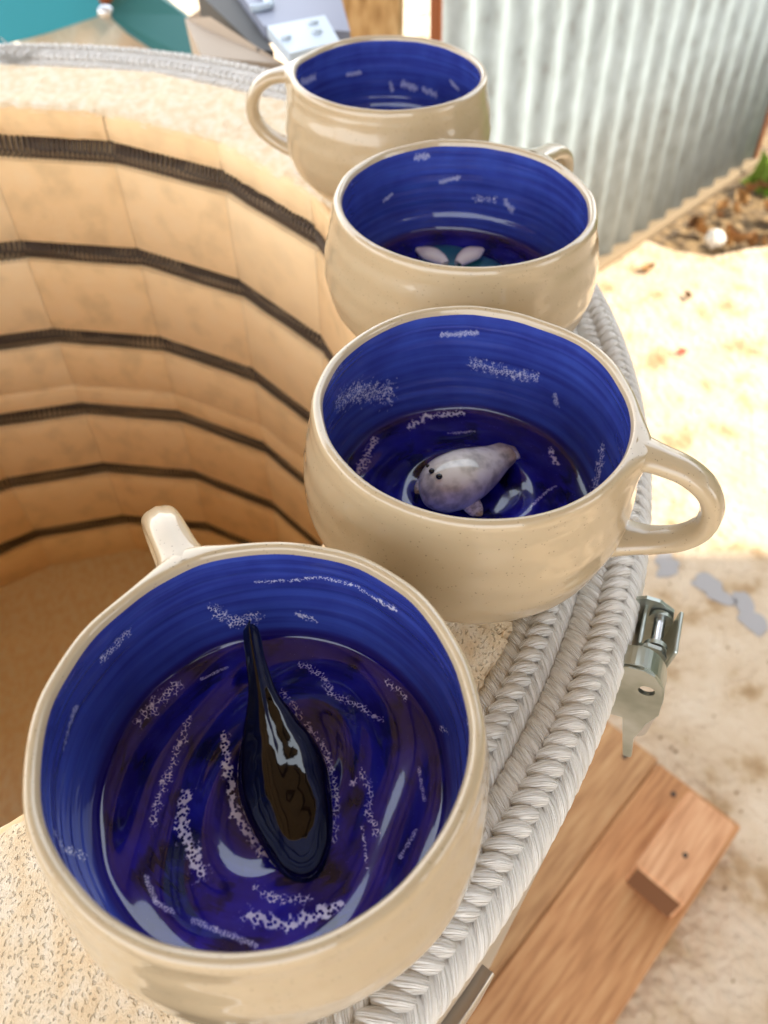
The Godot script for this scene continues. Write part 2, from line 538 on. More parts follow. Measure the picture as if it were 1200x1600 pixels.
func make_latch(k: Node3D, lift: float) -> void:
	# zinc toggle latch on the jacket; local frame: x outward, y up, z along the rim towards the front
	var th := deg_to_rad(116.0)
	var xf := func(off: float) -> Transform3D:
		var er := Vector3(sin(th - 0.10), 0, -cos(th - 0.10))
		var et := Vector3(cos(th - 0.10), 0, sin(th - 0.10))
		return Transform3D(Basis(er, Vector3.UP, et), Vector3(sin(th), 0, -cos(th)) * 0.3765 + et * off + Vector3(0, lift, 0))
	# lower bracket: a plate with a hole and a tongue that hangs down
	var plate := CSGPolygon3D.new()
	plate.polygon = PackedVector2Array([Vector2(-0.0047, -0.004), Vector2(-0.0005, -0.0018), Vector2(0.0043, -0.0012), Vector2(0.0080, -0.0027), Vector2(0.0118, -0.0080), Vector2(0.0140, -0.0165), Vector2(0.0150, -0.0243), Vector2(0.0128, -0.0325), Vector2(0.0124, -0.0370), Vector2(0.0116, -0.0450), Vector2(0.0140, -0.0580), Vector2(0.0136, -0.0592), Vector2(0.0122, -0.0594), Vector2(0.0110, -0.0588), Vector2(0.0048, -0.0330), Vector2(-0.0010, -0.0335), Vector2(-0.0030, -0.0300)])
	plate.depth = 0.0016
	plate.material = M.zinc
	var hole := CSGCylinder3D.new()
	hole.radius = 0.0027; hole.height = 0.01; hole.sides = 24
	hole.rotation.x = PI / 2
	hole.position = Vector3(0.0078, -0.0120, 0)
	hole.operation = CSGShape3D.OPERATION_SUBTRACTION
	plate.add_child(hole)
	hole.name = "hole"
	hole.material = M.zinc
	put(plate, "latch_plate", k)
	plate.transform = xf.call(-0.009)
	# curved cheek that joins the plate to the far flange
	var rows := []
	for z in [-0.0175, -0.0100]:
		var row := PackedVector3Array()
		for p in smooth_path([Vector2(-0.0040, -0.0030), Vector2(0.0010, -0.0006), Vector2(0.0060, -0.0010), Vector2(0.0112, -0.0062), Vector2(0.0140, -0.0150), Vector2(0.0148, -0.0240)], 4):
			row.append(Vector3(p.x, p.y, z))
		rows.append(row)
	var inner := []
	for r in [rows[1], rows[0]]:
		var row := PackedVector3Array()
		for p in r: row.append(p + Vector3(-0.0011, -0.0008, 0))
		inner.append(row)
	part("latch_cheek", loft([rows[0], rows[1], inner[0], inner[1], rows[0]], [], false, false), M.zinc, k, xf.call(0.0))
	# upper bracket: open channel with two flanges, an outer web and a pin with washers
	var flange := PackedVector2Array([Vector2(-0.004, -0.0020), Vector2(0.0005, 0.0012), Vector2(0.0050, 0.0012), Vector2(0.0105, -0.0020), Vector2(0.0128, -0.0120), Vector2(0.0125, -0.0240), Vector2(0.0090, -0.0285), Vector2(0.0040, -0.0260), Vector2(0.0010, -0.0200), Vector2(-0.004, -0.0190)])
	part("latch_flange", prism(flange, 0.0014), M.zinc, k, xf.call(-0.0365))
	var lug := PackedVector2Array([Vector2(0.0015, -0.0040), Vector2(0.0040, -0.0018), Vector2(0.0085, -0.0022), Vector2(0.0112, -0.0060), Vector2(0.0118, -0.0200), Vector2(0.0040, -0.0220), Vector2(0.0015, -0.0180)])
	part("latch_flange", prism(lug, 0.0014), M.zinc, k, xf.call(-0.0200))
	var web := box(Vector3(0.0014, 0.0245, 0.0172), 0.0004)
	part("latch_web", web, M.zinc, k, xf.call(-0.0283) * Transform3D(Basis(Vector3.BACK, -0.06), Vector3(0.0122, -0.0135, 0)))
	part("latch_web", box(Vector3(0.0012, 0.018, 0.0160), 0.0004), M.zinc, k, xf.call(-0.0283) * Transform3D(Basis(), Vector3(0.0016, -0.0115, 0)))
	var pin := CylinderMesh.new()
	pin.top_radius = 0.0019; pin.bottom_radius = 0.0019; pin.height = 0.0150; pin.radial_segments = 20
	part("latch_pin", pin, M.pin, k, xf.call(-0.0283) * Transform3D(Basis(Vector3.RIGHT, PI / 2), Vector3(0.0070, -0.0055, 0)))
	for z in [-0.0345, -0.0222]:
		var w := CylinderMesh.new()
		w.top_radius = 0.0038; w.bottom_radius = 0.0038; w.height = 0.0016; w.radial_segments = 24
		part("washer", w, M.zinc, k, xf.call(z) * Transform3D(Basis(Vector3.RIGHT, PI / 2), Vector3(0.0070, -0.0055, 0)))
	# rolled end of the lever below
	var barrel := []
	for y in [-0.052, -0.034]:
		var row := PackedVector3Array()
		for i in 15:
			var a := PI * 1.5 * i / 14 - 0.4
			row.append(Vector3(0.0130 + 0.0042 * cos(a), y, -0.0185 + 0.0042 * sin(a)))
		barrel.append(row)
	part("latch_lever", loft(barrel), M.pin, k, xf.call(0.0))

func make_hinge(k: Node3D, lift: float) -> void:
	var o := Vector3(-KC.x, lift, -KC.z)
	# big grey lid hinge behind the rim: two folded plates with screws
	var plate := func(a: Vector3, b: Vector3, c: Vector3, d: Vector3, t: float) -> ArrayMesh:
		var n := (b - a).cross(d - a).normalized() * t
		if n.y > 0: n = -n
		var st := SurfaceTool.new()
		st.begin(Mesh.PRIMITIVE_TRIANGLES)
		st.set_smooth_group(-1)
		var top := [a, b, c, d]
		for q in [[a, b, c, d], [a + n, d + n, c + n, b + n], [a, a + n, b + n, b], [b, b + n, c + n, c], [c, c + n, d + n, d], [d, d + n, a + n, a]]:
			for i in [0, 1, 2, 0, 2, 3]: st.add_vertex(q[i])
		st.generate_normals()
		return st.commit()
	var h := part("lid_hinge", plate.call(Vector3(-0.098, 0.004, -0.690), Vector3(-0.030, 0.004, -0.680), Vector3(-0.046, 0.004, -0.800), Vector3(-0.140, 0.004, -0.805), 0.012), M.grey_steel, k, Transform3D(Basis(), o))
	var leaf := part("hinge_leaf", plate.call(Vector3(-0.070, 0.012, -0.610), Vector3(-0.036, 0.012, -0.636), Vector3(-0.050, 0.012, -0.690), Vector3(-0.092, 0.012, -0.664), 0.008), M.light_steel, k, Transform3D(Basis(), o))
	for p in [Vector3(-0.076, 0.0125, -0.640), Vector3(-0.054, 0.0125, -0.653), Vector3(-0.058, 0.0125, -0.672)]:
		var s := CylinderMesh.new()
		s.top_radius = 0.0035; s.bottom_radius = 0.0055; s.height = 0.004; s.radial_segments = 20
		part("screw", s, M.light_steel, h, Transform3D(Basis(), p))
	# raised bead pressed into the hinge plate
	part("hinge_bead", sweep(smooth_path([Vector3(-0.112, 0.006, -0.770), Vector3(-0.098, 0.007, -0.735), Vector3(-0.104, 0.006, -0.725), Vector3(-0.112, 0.006, -0.722)], 5), Vector3.UP, fill(16, 0.003), fill(16, 0.004), 10), M.light_steel, h)
	# dark strap and tan bar that run back from the rim
	part("lid_strap", plate.call(Vector3(-0.088, -0.004, -0.660), Vector3(-0.101, -0.004, -0.664), Vector3(-0.170, -0.004, -0.800), Vector3(-0.132, -0.004, -0.800), 0.02), M.black, k, Transform3D(Basis(), o))
	part("lid_bar", plate.call(Vector3(-0.078, -0.006, -0.640), Vector3(-0.143, -0.006, -0.655), Vector3(-0.170, -0.006, -0.737), Vector3(-0.1445, 0.002, -0.716), 0.03), M.taupe, k, Transform3D(Basis(), o))

# ------------------------------------------------------------------ braided gasket rope
func strand(rc: float, yc: float, a: float, path: Array, hw: float, hh: float, n_u := 8, n_v := 8) -> ArrayMesh:
	var pts := smooth_path(path, n_v / (path.size() - 1) + 1)
	var rows := []
	var n := pts.size()
	var uvs := []
	var off := rng.randf() * 3.0
	var at := func(p: Vector3) -> Array:
		var th := p.x / rc
		var rad := Vector3(sin(th), 0, -cos(th))
		var ph := deg_to_rad(p.y)
		var flat := Vector3(cos(ph) * (a + p.z), sin(ph) * (a * 0.74 + p.z), 0)
		var nn := (rad * cos(ph) * 0.74 + Vector3.UP * sin(ph)).normalized()
		return [rad * rc + Vector3(0, yc, 0) + rad * flat.x + Vector3.UP * flat.y, nn]
	for i in n:
		var p: Array = at.call(pts[i])
		var q: Vector3 = at.call(pts[mini(i + 1, n - 1)])[0] - at.call(pts[maxi(i - 1, 0)])[0]
		q = q.normalized()
		var nn: Vector3 = (p[1] - q * q.dot(p[1])).normalized()
		var side := nn.cross(q).normalized()
		var t := float(i) / (n - 1)
		var tp := pow(maxf(sin(PI * lerpf(0.06, 0.94, t)), 0.0), 0.55)
		var row := PackedVector3Array()
		var uv := PackedVector2Array()
		for j in n_u + 1:
			var an := TAU * (j % n_u) / n_u
			row.append(p[0] + side * cos(an) * hw * tp + nn * sin(an) * hh * tp)
			uv.append(Vector2(off + float(j) / n_u, off + t))
		rows.append(row)
		uvs.append(uv)
	return loft(rows, uvs)

func make_rope(called_label: String, rc: float, yc: float, a: float, pitch: float, sd: int) -> void:
	var root := thing("gasket_rope", Vector3(KC.x, yc, KC.z), called_label, "rope", "braided white gasket ropes round the kiln rim")
	rng.seed = sd
	var f := pitch / 0.0052
	var ka := a / 0.0102
	var variants := [[], [], []]
	for low in 2:
		for v in 5:
			var j := func(x): return rng.randf_range(-x, x)
			var nu := 5 if low else 8
			var nv := 4 if low else 9
			var leaf := [Vector3(0.0036 * f + j.call(0.0004), 110 + j.call(5), -0.0013), Vector3(0.0013 * f, 93, 0.0007 + j.call(0.0002)), Vector3(-0.0013 * f, 77, 0.0011 + j.call(0.0002)), Vector3(-0.0038 * f + j.call(0.0004), 60 + j.call(5), -0.0010)]
			var right := [Vector3(-0.0026 * f, 72 + j.call(4), -0.0008), Vector3(0.0004 * f, 50, 0.0), Vector3(0.0034 * f + j.call(0.0003), 24, 0.0001), Vector3(0.0066 * f, -12, -0.0002), Vector3(0.0088 * f, -42, -0.001)]
			var left := [Vector3(0.0030 * f, 100 + j.call(4), -0.0009), Vector3(0.0008 * f, 118, -0.0001), Vector3(-0.0026 * f + j.call(0.0003), 146, 0.0), Vector3(-0.0058 * f, 184, -0.0004)]
			variants[0].append([strand(rc, 0.0, a, leaf, 0.0028 * f * ka ** 0.3, 0.0020, nu, nv), low])
			variants[1].append([strand(rc, 0.0, a, right, 0.0032 * f, 0.0014, nu, nv), low])
			variants[2].append([strand(rc, 0.0, a, left, 0.0032 * f, 0.0014, nu, nv), low])
	var rest := SurfaceTool.new()
	rest.begin(Mesh.PRIMITIVE_TRIANGLES)
	var th0 := deg_to_rad(-62.0)
	var th1 := deg_to_rad(139.0)
	var n := int((th1 - th0) * rc / pitch)
	var near := n - 98
	for i in n:
		for row in 3:
			var th := th1 - (n - 1 - i) * pitch / rc + (0.5 * pitch / rc if row == 1 else 0.0)
			th += rng.randf_range(-0.0009, 0.0009)
			var b := Basis(Vector3.UP, -th)
			var v := rng.randi_range(0, 4)
			if i >= near:
				part("braid_strand", variants[row][v][0], M.fibre, root, Transform3D(b.scaled(Vector3.ONE), Vector3.ZERO))
			else:
				rest.append_from(variants[row][v + 5][0], 0, Transform3D(b, Vector3.ZERO))
	var far := part("braided_cord", rest.commit(), M.fibre, root)
	tag(far, "", "", "", "stuff")
	# core under the braid
	var rows := []
	for i in 121:
		var th := lerpf(th0, th1, i / 120.0)
		var rad := Vector3(sin(th), 0, -cos(th))
		var row := PackedVector3Array()
		for q in 13:
			var an := TAU * (q % 12) / 12
			row.append(rad * (rc + (a - 0.0004) * cos(an)) + Vector3(0, (a * 0.74 - 0.0004) * sin(an), 0))
		rows.append(row)
	part("rope_core", loft(rows), M.core, root)
	if sd == 2: # frayed ends that stand up at the back
		var st := SurfaceTool.new()
		st.begin(Mesh.PRIMITIVE_TRIANGLES)
		for i in 26:
			var base := Vector3(-0.012 + rng.randf_range(-0.010, 0.010), 0.004, -rc + rng.randf_range(-0.006, 0.008))
			var d := Vector3(rng.randf_range(-0.6, 0.6), rng.randf_range(0.3, 1.0), rng.randf_range(-0.4, 0.7)).normalized() * rng.randf_range(0.008, 0.022)
			var bend := Vector3(rng.randf_range(-1, 1), -0.6, rng.randf_range(-1, 1)) * 0.007
			var ps := smooth_path([base, base + d * 0.5, base + d + bend], 4)
			st.append_from(sweep(ps, Vector3(0.3, 0.5, 0.8).normalized(), fill(ps.size(), 0.0005), fill(ps.size(), 0.0005), 5), 0, Transform3D())
		part("frayed_tuft", st.commit(), M.fibre, root)

# ------------------------------------------------------------------ mugs
func glaze_image(size: int, sd: int, foam: Array, floor_s: float, wall: Array, pool: Array) -> ImageTexture:
	var data := PackedByteArray()
	data.resize(size * size * 3)
	var n1 := noise(FastNoiseLite.TYPE_SIMPLEX_SMOOTH, 3.0, sd, 4)
	var n2 := noise(FastNoiseLite.TYPE_SIMPLEX_SMOOTH, 1.0, sd + 1, 3)
	var n3 := noise(FastNoiseLite.TYPE_SIMPLEX_SMOOTH, 9.0, sd + 3, 5)
	for y in size:
		for x in size:
			var u := float(x) / size - 0.5
			var v := float(y) / size - 0.5
			var s := sqrt(u * u + v * v) * 2.0
			if s > 1.03: continue
			var c: Color
			var streak := n2.get_noise_3d(u / maxf(s, 0.05) * 1.2, v / maxf(s, 0.05) * 1.2, s * 26.0)
			var cloud := n1.get_noise_2d(u * 2.0, v * 2.0)
			if s < floor_s:
				c = pool[0].lerp(pool[1], clampf(0.5 + cloud * 1.3 + streak * 0.35, 0, 1))
				var mott := n3.get_noise_2d(u + cloud * 0.03, v + streak * 0.03)
				c = c.lerp(Color(0.02, 0.015, 0.10), clampf(mott * 1.6 - 0.12, 0, 0.75))
				c = c.lerp(Color(0.17, 0.19, 0.66), clampf(-mott * 1.4 - 0.22, 0, 0.6))
				c = c.lerp(pool[2], clampf((s / floor_s - 0.82) * 3.0 + streak * 0.5, 0, 0.85))
			else:
				c = wall[0].lerp(wall[1], clampf(0.45 + streak * 0.55 + cloud * 0.35, 0, 1))
				c = c.lerp(pool[2], clampf(1.0 - (s - floor_s) * 28.0, 0, 0.6))
			var i := (y * size + x) * 3
			data[i] = c.r8; data[i + 1] = c.g8; data[i + 2] = c.b8
	var cell := FastNoiseLite.new()
	cell.noise_type = FastNoiseLite.TYPE_CELLULAR
	cell.frequency = 165.0
	cell.seed = sd + 5
	cell.cellular_return_type = FastNoiseLite.RETURN_DISTANCE2_SUB
	var hole := cell.duplicate()
	hole.cellular_return_type = FastNoiseLite.RETURN_DISTANCE
	hole.frequency = 140.0
	hole.fractal_type = FastNoiseLite.FRACTAL_NONE
	cell.fractal_type = FastNoiseLite.FRACTAL_NONE
	var warp := noise(FastNoiseLite.TYPE_SIMPLEX_SMOOTH, 60.0, sd + 6, 4)
	for f in foam:
		var w: float = f[0] * (1.15 if f[1] == "solid" else 1.3)
		var style: String = f[1]
		var line: Array = f[2]
		for k in line.size() - 1:
			var a: Vector2 = line[k]
			var b: Vector2 = line[k + 1]
			var x0 := int(clampf((minf(a.x, b.x) - w * 2) * size, 0, size - 1))
			var x1 := int(clampf((maxf(a.x, b.x) + w * 2) * size, 0, size - 1))
			var y0 := int(clampf((minf(a.y, b.y) - w * 2) * size, 0, size - 1))
			var y1 := int(clampf((maxf(a.y, b.y) + w * 2) * size, 0, size - 1))
			for y in range(y0, y1 + 1):
				for x in range(x0, x1 + 1):
					var p := Vector2(float(x) / size, float(y) / size)
					var q := Geometry2D.get_closest_point_to_segment(p, a, b)
					var d := p.distance_to(q) / w + warp.get_noise_2d(p.x, p.y) * (0.75 if style == "solid" else 1.15)
					if d > 1.0: continue
					var edge := clampf((1.0 - d) * 1.9, 0, 1)
					var amt := edge
					if style == "lace":
						var e: float = cell.get_noise_2d(p.x, p.y) + 1.0
						amt = edge * clampf(1.0 - (e - 0.14) * 4.5, 0.0, 1.0) * clampf(0.95 + warp.get_noise_2d(p.y * 1.7, p.x * 1.7) * 2.0, 0, 1)
					elif style == "holes":
						var e: float = hole.get_noise_2d(p.x, p.y) + 1.0
						amt = edge * smoothstep(0.24, 0.40, e)
					else:
						amt = edge * clampf(0.62 + 0.8 * warp.get_noise_2d(p.x * 4, p.y * 4), 0.1, 0.95)
					var i := (y * size + x) * 3
					data[i] = int(lerpf(data[i], 240, amt * 0.95))
					data[i + 1] = int(lerpf(data[i + 1], 236, amt * 0.95))
					data[i + 2] = int(lerpf(data[i + 2], 246, amt * 0.95))
	# pinholes in the glaze
	var r := RandomNumberGenerator.new()
	r.seed = sd + 9
	for k in size / 5:
		var an := r.randf() * TAU
		var s := sqrt(r.randf()) * floor_s * 0.5
		var i := (int((0.5 + sin(an) * s) * size) * size + int((0.5 + cos(an) * s) * size)) * 3
		for q in 3: data[i + q] = mini(data[i + q] + 90, 255)
	return ImageTexture.create_from_image(Image.create_from_data(size, size, false, Image.FORMAT_RGB8, data))

func lathe_rows(prof: Array, n: int, ang: float, sd: int, lip: float, crest := 100000) -> Array:
	var w := noise(FastNoiseLite.TYPE_SIMPLEX_SMOOTH, 0.9, sd, 2)
	var rows := []
	for pi in prof.size():
		var p: Vector2 = prof[pi]
		var keep := 1.0 - smoothstep(crest - 5.0, crest + 3.0, float(pi))
		var row := PackedVector3Array()
		for j in n + 1:
			var a := TAU * (j % n) / n - PI / 2
			var dir := Vector3(cos(a), 0, sin(a))
			var d := angle_difference(a, ang - PI / 2)
			var k := exp(-pow(d / 0.17, 2.0)) * smoothstep(0.048, 0.060, p.y) * lip * keep
			var wob := w.get_noise_3d(dir.x * 1.4, dir.z * 1.4, p.y * 25.0)
			var r: float = p.x + k + wob * 0.0007 * smoothstep(0.004, 0.02, p.y)
			row.append(dir * r + Vector3(0, p.y + (k * -0.25 if lip > 0 else 0.0) + wob * 0.0006 * smoothstep(0.04, 0.06, p.y), 0))
		rows.append(row)
	return rows

func make_mug(at: Vector3, r0: float, yf: float, ang: float, label: String, foam: Array, size: int, sd: int, swell: Callable, h_out := 0.0) -> Node3D:
	var m := thing("mug", at, label, "mug", "handmade mugs on the kiln rim")
	var k := r0 / 0.0453
	var outer := []
	for p in [Vector2(0.0, 0.0022), Vector2(0.020, 0.0020), Vector2(0.0270, 0.0016), Vector2(0.0290, 0.0004), Vector2(0.0305, 0.0003), Vector2(0.0322, 0.0016), Vector2(0.0370, 0.0046), Vector2(0.0440, 0.0105), Vector2(0.0500, 0.0190), Vector2(0.0527, 0.0280), Vector2(0.0531, 0.0370), Vector2(0.0520, 0.0460), Vector2(0.0503, 0.0540), Vector2(0.0494, 0.0590), Vector2(0.0491, 0.0615), Vector2(0.0484, 0.0632), Vector2(0.0472, 0.0639), Vector2(0.0461, 0.0634), Vector2(0.0455, 0.0618)]:
		outer.append(Vector2(p.x * k, p.y))
	var prof := smooth_path(outer, 5)
	for i in prof.size(): # faint throwing rings
		var p: Vector2 = prof[i]
		if p.y > 0.008 and p.y < 0.058 and i < prof.size() - 12:
			prof[i] = p + Vector2(sin(p.y * 1900.0) * 0.00003 + sin(p.y * 620.0 + sd) * 0.00013, 0)
	part("bowl", loft(lathe_rows(prof, 120, ang, sd, 0.0035, 80)), M.clay, m)
	# blue lining: one map laid out by distance along the inside from the centre of the floor
	var inn := []
	for p in [Vector2(0, yf), Vector2(0.016, yf), Vector2(0.032, yf), Vector2(0.0405, yf + 0.0003), Vector2(0.0436, yf + 0.0018), Vector2(0.0455, yf + 0.0060), Vector2(0.0474, yf + 0.0125), Vector2(0.0479, yf + 0.0190)]:
		if p.y < 0.050: inn.append(Vector2(p.x * k, p.y))
	for p in [Vector2(0.0470, 0.0540), Vector2(0.0460, 0.0590), Vector2(0.0455, 0.0618)]: inn.append(Vector2(p.x * k, p.y))
	var ip := smooth_path(inn, 14)
	var fine := []
	for i in ip.size(): fine.append(ip[i])
	var s := [0.0]
	for i in range(1, fine.size()): s.append(s[i - 1] + fine[i].distance_to(fine[i - 1]))
	var total: float = s[s.size() - 1]
	for i in fine.size():
		var p: Vector2 = fine[i]
		if p.y > yf + 0.006 and p.y < 0.056: fine[i] = p + Vector2(sin(p.y * 1500.0 + sd) * 0.00010 + sin(p.y * 640.0) * 0.00016, 0)
	var rows := lathe_rows(fine, 160, ang, sd, 0.0)
	var uvs := []
	var floor_s := 0.0
	for i in rows.size():
		var uv := PackedVector2Array()
		var row: PackedVector3Array = rows[i]
		for j in row.size():
			var a := TAU * (j % 160) / 160.0 - PI / 2
			uv.append(Vector2(0.5 + 0.5 * s[i] / total * cos(a), 0.5 + 0.5 * s[i] / total * sin(a)))
			var fade := 1.0 - smoothstep(0.036 * k, 0.0445 * k, fine[i].x)
			if i < rows.size() - 30: row[j] += Vector3(0, swell.call(row[j].x, row[j].z) * fade, 0)
		rows[i] = row
		uvs.append(uv)
		if fine[i].x <= 0.0436 * k and fine[i].y < yf + 0.004: floor_s = s[i] / total
	var g := mat(Color.WHITE, 0.14)
	g.albedo_texture = glaze_image(size, sd, foam, floor_s, [c8(50, 58, 140), c8(70, 92, 186)], [c8(22, 12, 112), c8(30, 28, 160), c8(36, 14, 84)])
	g.clearcoat_enabled = true
	g.clearcoat = 0.9
	g.metallic_specular = 0.35
	g.clearcoat_roughness = 0.02
	part("glaze_lining", loft(rows, uvs), g, m)
	# handle
	var dir := Vector3(sin(ang), 0, -cos(ang))
	var hp := []
	for p in [Vector2(0.0482, 0.0590), Vector2(0.0510, 0.0592), Vector2(0.0560, 0.0585), Vector2(0.0640, 0.0565), Vector2(0.0712, 0.0515), Vector2(0.0748, 0.0440), Vector2(0.0745, 0.0360), Vector2(0.0700, 0.0290), Vector2(0.0625, 0.0245), Vector2(0.0560, 0.0225), Vector2(0.0500, 0.0215)]:
		hp.append(dir * (p.x + (k - 1.0) * 0.05 + h_out * smoothstep(0.052, 0.07, p.x)) + Vector3(0, p.y, 0))
	var path := smooth_path(hp, 6)
	var hw := []
	var hh := []
	for i in path.size():
		var t := float(i) / (path.size() - 1)
		var ends := pow(absf(t - 0.5) * 2.0, 5.0)
		hw.append(0.0052 + 0.0050 * ends)
		hh.append(0.0036 + 0.0016 * ends)
	# ref runs round the loop plane so the strap stays flat to it
	var rows2 := []
	var tang := Vector3.UP.cross(dir).normalized()
	for i in path.size():
		var t: Vector3 = (path[mini(i + 1, path.size() - 1)] - path[maxi(i - 1, 0)]).normalized()
		var nn := tang.cross(t).normalized()
		var row := PackedVector3Array()
		for j in 25:
			var an := TAU * (j % 24) / 24
			var groove := 1.0 - 0.10 * exp(-pow((absf(cos(an)) - 0.35) / 0.16, 2.0))
			row.append(path[i] + tang * hw[i] * cos(an) + nn * hh[i] * sin(an) * groove)
		rows2.append(row)
	part("handle", loft(rows2), M.clay, m)
	return m

func body_loft(pts: Array, widths: Array, heights: Array, n := 24) -> Array:
	# rows of a smooth body whose sections stand on end (width level, height upward)
	var p := smooth_path(pts, 7)
	var w := smooth_path(widths, 7)
	var h := smooth_path(heights, 7)
	var rows := []
	for i in p.size():
		var t: Vector3 = (p[mini(i + 1, p.size() - 1)] - p[maxi(i - 1, 0)]).normalized()
		var b := Vector3.UP.cross(t).normalized()
		var a := t.cross(b).normalized()
		var row := PackedVector3Array()
		for j in n + 1:
			var an := TAU * (j % n) / n
			row.append(p[i] + b * maxf(w[i].x, 0.0) * cos(an) + a * maxf(h[i].x, 0.0) * sin(an))
		rows.append(row)
	return rows

func v1(a: Array) -> Array:
	var o := []
	for x in a: o.append(Vector2(x, 0))
	return o

# ------------------------------------------------------------------ scene
func _ready() -> void:
	rng.seed = 7
	# camera
	var cam := Camera3D.new()
	put(cam, "camera")
	cam.keep_aspect = Camera3D.KEEP_HEIGHT
	cam.transform = Transform3D(Basis(Vector3(0.9999456, 0.00682184, -0.00789102), Vector3(-0.010431, 0.65396146, -0.75645595), Vector3(0.0, 0.75649711, 0.65399704)).orthonormalized(), Vector3(0, 0.2217, 0))
	var lens := CameraAttributesPhysical.new()
	lens.frustum_focal_length = 18.437
	lens.frustum_focus_distance = 0.232
	lens.exposure_aperture = 8.6
	lens.frustum_near = 0.01
	lens.frustum_far = 200.0
	cam.attributes = lens
	# sky
	var env := Environment.new()
	env.background_mode = Environment.BG_SKY
	env.tonemap_mode = Environment.TONE_MAPPER_LINEAR
	env.tonemap_exposure = 4.3
	env.sdfgi_enabled = true
	env.ssao_enabled = true
	env.ssil_enabled = true
	var sky := ProceduralSkyMaterial.new()
	sky.sky_top_color = c8(196, 206, 218)
	sky.sky_horizon_color = c8(240, 234, 224)
	sky.sky_curve = 0.2
	sky.ground_horizon_color = c8(196, 186, 168)
	sky.ground_bottom_color = c8(120, 106, 88)
	sky.sky_energy_multiplier = 1.1
	env.sky = Sky.new()
	env.sky.sky_material = sky
	var we := WorldEnvironment.new()
	we.environment = env
	put(we, "world_environment")
	# sun, high on the right
	var sun := DirectionalLight3D.new()
	put(sun, "sun")
	var to_sun := Vector3(0.80, 0.70, -0.13).normalized()
	sun.look_at_from_position(to_sun * 10, Vector3.ZERO, Vector3(0, 0, -1))
	sun.light_energy = 0.72
	sun.light_color = Color(1.0, 0.96, 0.88)
	sun.light_angular_distance = 0.6
	sun.shadow_enabled = true

	make_materials()
	build_ground()
	build_wall()
	build_roof()
	make_kiln()
	make_rope("outer braided white fibreglass rope along the steel kiln jacket", 0.3632, -0.0066, 0.0102, 0.0052, 1)
	make_rope("inner braided white fibreglass rope between firebrick and outer rope", 0.3442, -0.0062, 0.0084, 0.0050, 2)
	build_mugs()
	build_platform()
	build_back()
	build_litter()

